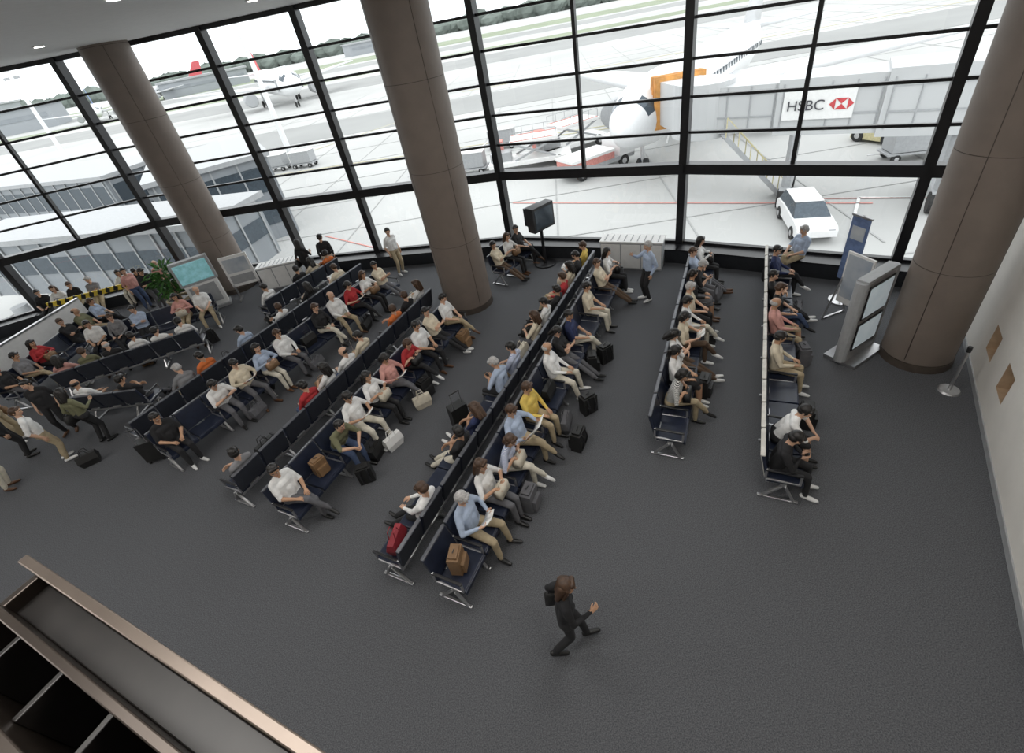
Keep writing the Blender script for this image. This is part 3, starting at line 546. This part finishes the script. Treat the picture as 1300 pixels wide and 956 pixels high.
# jet bridge
b=MB(); P0=Vector((23.5,20.2,.5));P1=Vector((13.2,28.0,.5)); d=(P1-P0); L=d.length; d.normalize(); sdv=Vector((d.y,-d.x,0))
if sdv.y>0: sdv=-sdv
def seg(t0,t1,w,hh,m): b.bar(P0+d*L*t0,P0+d*L*t1,w,hh,m)
seg(0,.36,2.9,2.9,M['tube']); seg(.34,.7,2.6,2.6,M['tube']); seg(.68,1,2.3,2.3,M['tube'])
for t0,t1,w in((.02,.34,1.47),(.37,.68,1.32),(.71,.97,1.17)):
    for zz in(-.35,.75):
        b.bar(P0+d*L*t0+sdv*w+Vector((0,0,zz)),P0+d*L*t1+sdv*w+Vector((0,0,zz)),.03,.08,M['grey'])
    kk=int((t1-t0)*L/1.0)
    for i in range(kk+1): c0=P0+d*L*(t0+(t1-t0)*i/kk)+sdv*w; b.bar(c0+Vector((0,0,-1.1)),c0+Vector((0,0,1.1)),.04,.06,M['grey'])
b.cyl(P1+Vector((0,0,-1.4)),P1+Vector((0,0,1.4)),1.6,1.6,M['tube'],24)
P2=Vector((13.55,31.9,.3)); b.bar(P1,P2,2.5,2.5,M['tube']); b.bar(P2,P2+(P2-P1).normalized()*1.0,3.0,2.9,M['orange'])
for t in(.1,.4,.7,1.0):
    c0=P2+(P2-P1).normalized()*t; b.bar(c0-(P2-P1).normalized()*.05,c0+(P2-P1).normalized()*.05,3.2,3.1,M['orange'])
for t in(.12,.62):
    c0=P0+d*L*t
    for q in(-1.2,1.2): b.bar(c0+sdv*q+Vector((0,0,-1.3)),c0+sdv*q+Vector((0,0,-4.6)),.3,.3,M['grey'])
    b.bar(c0+sdv*-1.8+Vector((0,0,-4.2)),c0+sdv*1.8+Vector((0,0,-4.2)),.5,.4,M['grey'])
    for q in(-1.6,1.6): b.cyl(c0+sdv*q-d*.3+Vector((0,0,-4.5)),c0+sdv*q+d*.3+Vector((0,0,-4.5)),.5,.5,M['tyre'])
S0=Vector((13.6,26.0,-.7));S1=Vector((16.9,25.2,-4.45)); sv=Vector((.24,.97,0))*.5
for q in(-1,1):
    b.bar(S0+sv*q,S1+sv*q,.06,.25,M['grey']); b.bar(S0+sv*q+Vector((0,0,1)),S1+sv*q+Vector((0,0,1)),.05,.05,M['lineY'])
    for i in range(6): c0=(S0+sv*q).lerp(S1+sv*q,i/5); b.bar(c0,c0+Vector((0,0,1)),.04,.04,M['lineY'])
for i in range(14): c0=S0.lerp(S1,i/13); b.bar(c0-sv,c0+sv,.26,.04,M['grey'])
up=Vector((0,0,1)); xd=-d
sg=P0+d*L*.56+sdv*1.36; b.bar(sg-d*1.5+up*.1,sg+d*1.5+up*.1,.04,1.3,M['white'])
hx=P0+d*L*.485+sdv*1.40+up*.1; q_=.25
b.add([hx,hx+xd*q_+up*q_,hx-xd*q_+up*q_],[(0,1,2)],M['signred']); b.add([hx,hx-xd*q_-up*q_,hx+xd*q_-up*q_],[(0,1,2)],M['signred'])
for sgn in(-1,1): b.add([hx+xd*q_*sgn+up*q_,hx+xd*2*q_*sgn,hx+xd*q_*sgn-up*q_],[(0,1,2)],M['signred'])
jb=b.obj('jet_bridge')
tc=bpy.data.curves.new('sign_text','FONT'); tc.body='HSBC'; tc.size=.66; tc.extrude=.01; tc.align_x='CENTER'; tc.materials.append(M['signtxt'])
to=bpy.data.objects.new('sign_text',tc); COL.objects.link(to); tp=P0+d*L*.60+sdv*1.42+Vector((0,0,-.12)); xa=-d; za=sdv
to.matrix_world=Matrix(((xa.x,0,za.x,tp.x),(xa.y,0,za.y,tp.y),(0,1,0,tp.z),(0,0,0,1))); to.parent=jb
def wheels(b,xs,ys,r=.4,z=None):
    for x in xs:
        for y in ys: b.cyl((x-.12,y,r),(x+.12,y,r),r,r,M['tyre'],16); b.cyl((x-.13,y,r),(x+.13,y,r),r*.5,r*.5,M['steel'],10)
def car(x,y,rz):
    b=MB(); k=[(-2.1,.35,.75),(-1.9,.3,.9),(-1.0,.28,.98),(0,.28,.98),(1.2,.28,.95),(2.0,.32,.85),(2.15,.38,.7)]
    b.loft([[Vector((-.85,yy,z0)),Vector((.85,yy,z0)),Vector((.85,yy,z1)),Vector((-.85,yy,z1))] for yy,z0,z1 in k],M['carw'])
    b.loft([[Vector((-.8,yy,.93)),Vector((.8,yy,.93)),Vector((.62,yy+t,1.42)),Vector((-.62,yy+t,1.42))] for yy,t in((-1.9,.25),(1.15,-.7))],M['bldg'])
    b.box((0,-.65,1.44),(1.25,1.9,.06),M['carw']); wheels(b,(-.78,.78),(-1.3,1.3),.32)
    for q in(-.6,.6): b.box((q,2.1,.68),(.3,.08,.14),M['grey']); b.box((q,-2.08,.72),(.25,.06,.16),M['red'])
    b.obj('parked_car',(x,y,ZA),rz,bev=.05)
car(15.6,21.0,face(-.35,-1))
def truck(x,y,rz):
    b=MB(); b.box((0,0,.75),(2.1,6,.3),M['grey']); b.box((0,2.3,1.45),(2.1,1.5,1.5),M['carw']); b.box((0,3.06,1.7),(1.8,.03,.6),M['bldg'])
    for q in(-1.06,1.06): b.box((q,2.4,1.75),(.03,.9,.5),M['bldg'])
    b.box((0,-.9,1.15),(2.1,3.9,.5),M['lineR']); b.box((0,-.9,1.5),(2.2,4,.2),M['white']); wheels(b,(-.95,.95),(-2,2),.45); b.obj('service_truck',(x,y,ZA),rz,bev=.04)
truck(9.0,36.5,face(1,.45))
def loader(x,y,rz):
    b=MB(); b.box((0,0,.7),(2.6,7,.35),M['white']); b.box((0,.5,2.3),(2.5,4,.25),M['white'])
    for sx in(-1.15,1.15):
        b.bar((sx,-1.2,.9),(sx,2.2,2.2),.12,.16,M['grey']); b.bar((sx,2.2,.9),(sx,-1.2,2.2),.12,.16,M['grey']); b.bar((sx,-1.4,2.45),(sx,2.4,2.45),.06,.06,M['lineR'])
        for i in range(5): b.bar((sx,-1.4+i*.95,2.3),(sx,-1.4+i*.95,3.1),.05,.05,M['grey'])
        b.bar((sx,-1.4,3.1),(sx,2.4,3.1),.05,.05,M['grey'])
    b.box((-.8,-2.7,1.6),(.9,1,1.4),M['lineR']); b.box((.2,-2.4,1.2),(1.2,1.8,.8),M['grey']); wheels(b,(-1.15,1.15),(-2.5,2.5),.45); b.obj('cargo_loader',(x,y,ZA),rz,bev=.03)
loader(4.6,41.5,face(1,-.15)); loader(8.6,44,face(.9,.4))
def cart(x,y,rz,m):
    b=MB(); b.box((0,0,.5),(1.5,3,.12),M['grey']); b.box((0,0,1.2),(1.4,2.6,1.2),m); b.box((0,0,1.85),(1.5,2.8,.08),M['white']); b.bar((0,1.5,.45),(0,2.3,.45),.08,.06,M['steel']); wheels(b,(-.65,.65),(-1,1),.25); b.obj('baggage_cart',(x,y,ZA),rz,bev=.02)
for i,(x,y) in enumerate([(-.5,43),(-4.2,43.6),(3,50),(-20,60),(-23.5,61),(26,27)]): cart(x,y,1.3,M['grey'])
b=MB(); b.box((0,0,0.6),(2.0,3,.8),M['lineY']); b.box((0,-.5,1.4),(1.6,1.2,.9),M['bldg']); b.box((0,-.5,1.9),(1.7,1.3,.08),M['lineY']); wheels(b,(-.95,.95),(-1,1),.4); b.obj('tow_tractor',(27.4,31,ZA),.3,bev=.03)
def bldg(nm,x,y,rz,w,l,z0,z1,strips):
    b=MB(); b.box((0,0,(z0+z1)/2),(w,l,z1-z0),M['bld']); b.box((0,0,z1+.15),(w+.6,l+.6,.3),M['grey'])
    for f_ in strips:
        zz=z0+(z1-z0)*f_
        for sx in(-1,1): b.box((sx*(w/2+.02),0,zz),(.06,l-.6,(z1-z0)*.3),M['bldg'])
        for sy in(-1,1): b.box((0,sy*(l/2+.02),zz),(w-.6,.06,(z1-z0)*.3),M['bldg'])
    nn=int(l/1.6)
    for i in range(nn+1):
        for sx in(-1,1): b.box((sx*(w/2+.06),-l/2+.3+i*(l-.6)/nn,(z0+z1)/2),(.06,.1,z1-z0),M['grey'])
    nn=int(w/1.6)
    for i in range(nn+1):
        for sy in(-1,1): b.box((-w/2+.3+i*(w-.6)/nn,sy*(l/2+.06),(z0+z1)/2),(.1,.06,z1-z0),M['grey'])
    b.obj(nm,(x,y,0),rz)
bldg('concourse_building',-20.5,40,.45,7.5,12,ZA,1.2,(.35,.75))
bldg('concourse_building',-40,50,1.15,7,26,ZA,1.0,(.35,.75))
bldg('boarding_corridor',-22.5,28.5,1.25,4,20,-2.6,.6,(.55,))
for x,y in((-28,26.8),(-19,29.6)):
    b=MB(); b.cyl((0,0,ZA),(0,0,-2.62),.4,.4,M['grey']); b.obj('support_pillar',(x,y,0))
for x,y,w,l,hh in((-230,290,40,30,10),(-330,360,80,40,14),(-160,360,50,30,8),(-420,300,60,40,18),(-60,480,60,25,8),(-300,200,50,30,9)):
    b=MB(); b.box((0,0,hh/2),(w,l,hh),M['far_hazed']); b.box((0,0,hh+.5),(w+2,l+2,1),M['grey']); b.box((0,-l/2-.1,hh*.6),(w-4,.2,hh*.2),M['bld']); b.obj('distant_hangar',(x,y,ZA),.4)
for x,y in((-21.9,62),(-60,80),(-90,120)):
    b=MB(); b.cyl((0,0,0),(0,0,16),.35,.2,M['plane'],12); b.box((0,0,16.1),(3,.5,.5),M['grey']); b.obj('apron_light_mast',(x,y,ZA))
# ---------------------------------------------------------------- sky
w=bpy.data.worlds.new('overcast_sky'); sc.world=w; w.use_nodes=True; nt=w.node_tree; bg=nt.nodes['Background']
tc=nt.nodes.new('ShaderNodeTexCoord'); sx=nt.nodes.new('ShaderNodeSeparateXYZ'); rp=nt.nodes.new('ShaderNodeValToRGB')
rp.color_ramp.elements[0].color=(.86,.90,.94,1); rp.color_ramp.elements[1].color=(.97,.985,1,1); rp.color_ramp.elements[1].position=.4
nt.links.new(tc.outputs['Generated'],sx.inputs[0]); nt.links.new(sx.outputs['Z'],rp.inputs['Fac']); nt.links.new(rp.outputs['Color'],bg.inputs['Color']); bg.inputs['Strength'].default_value=2.3
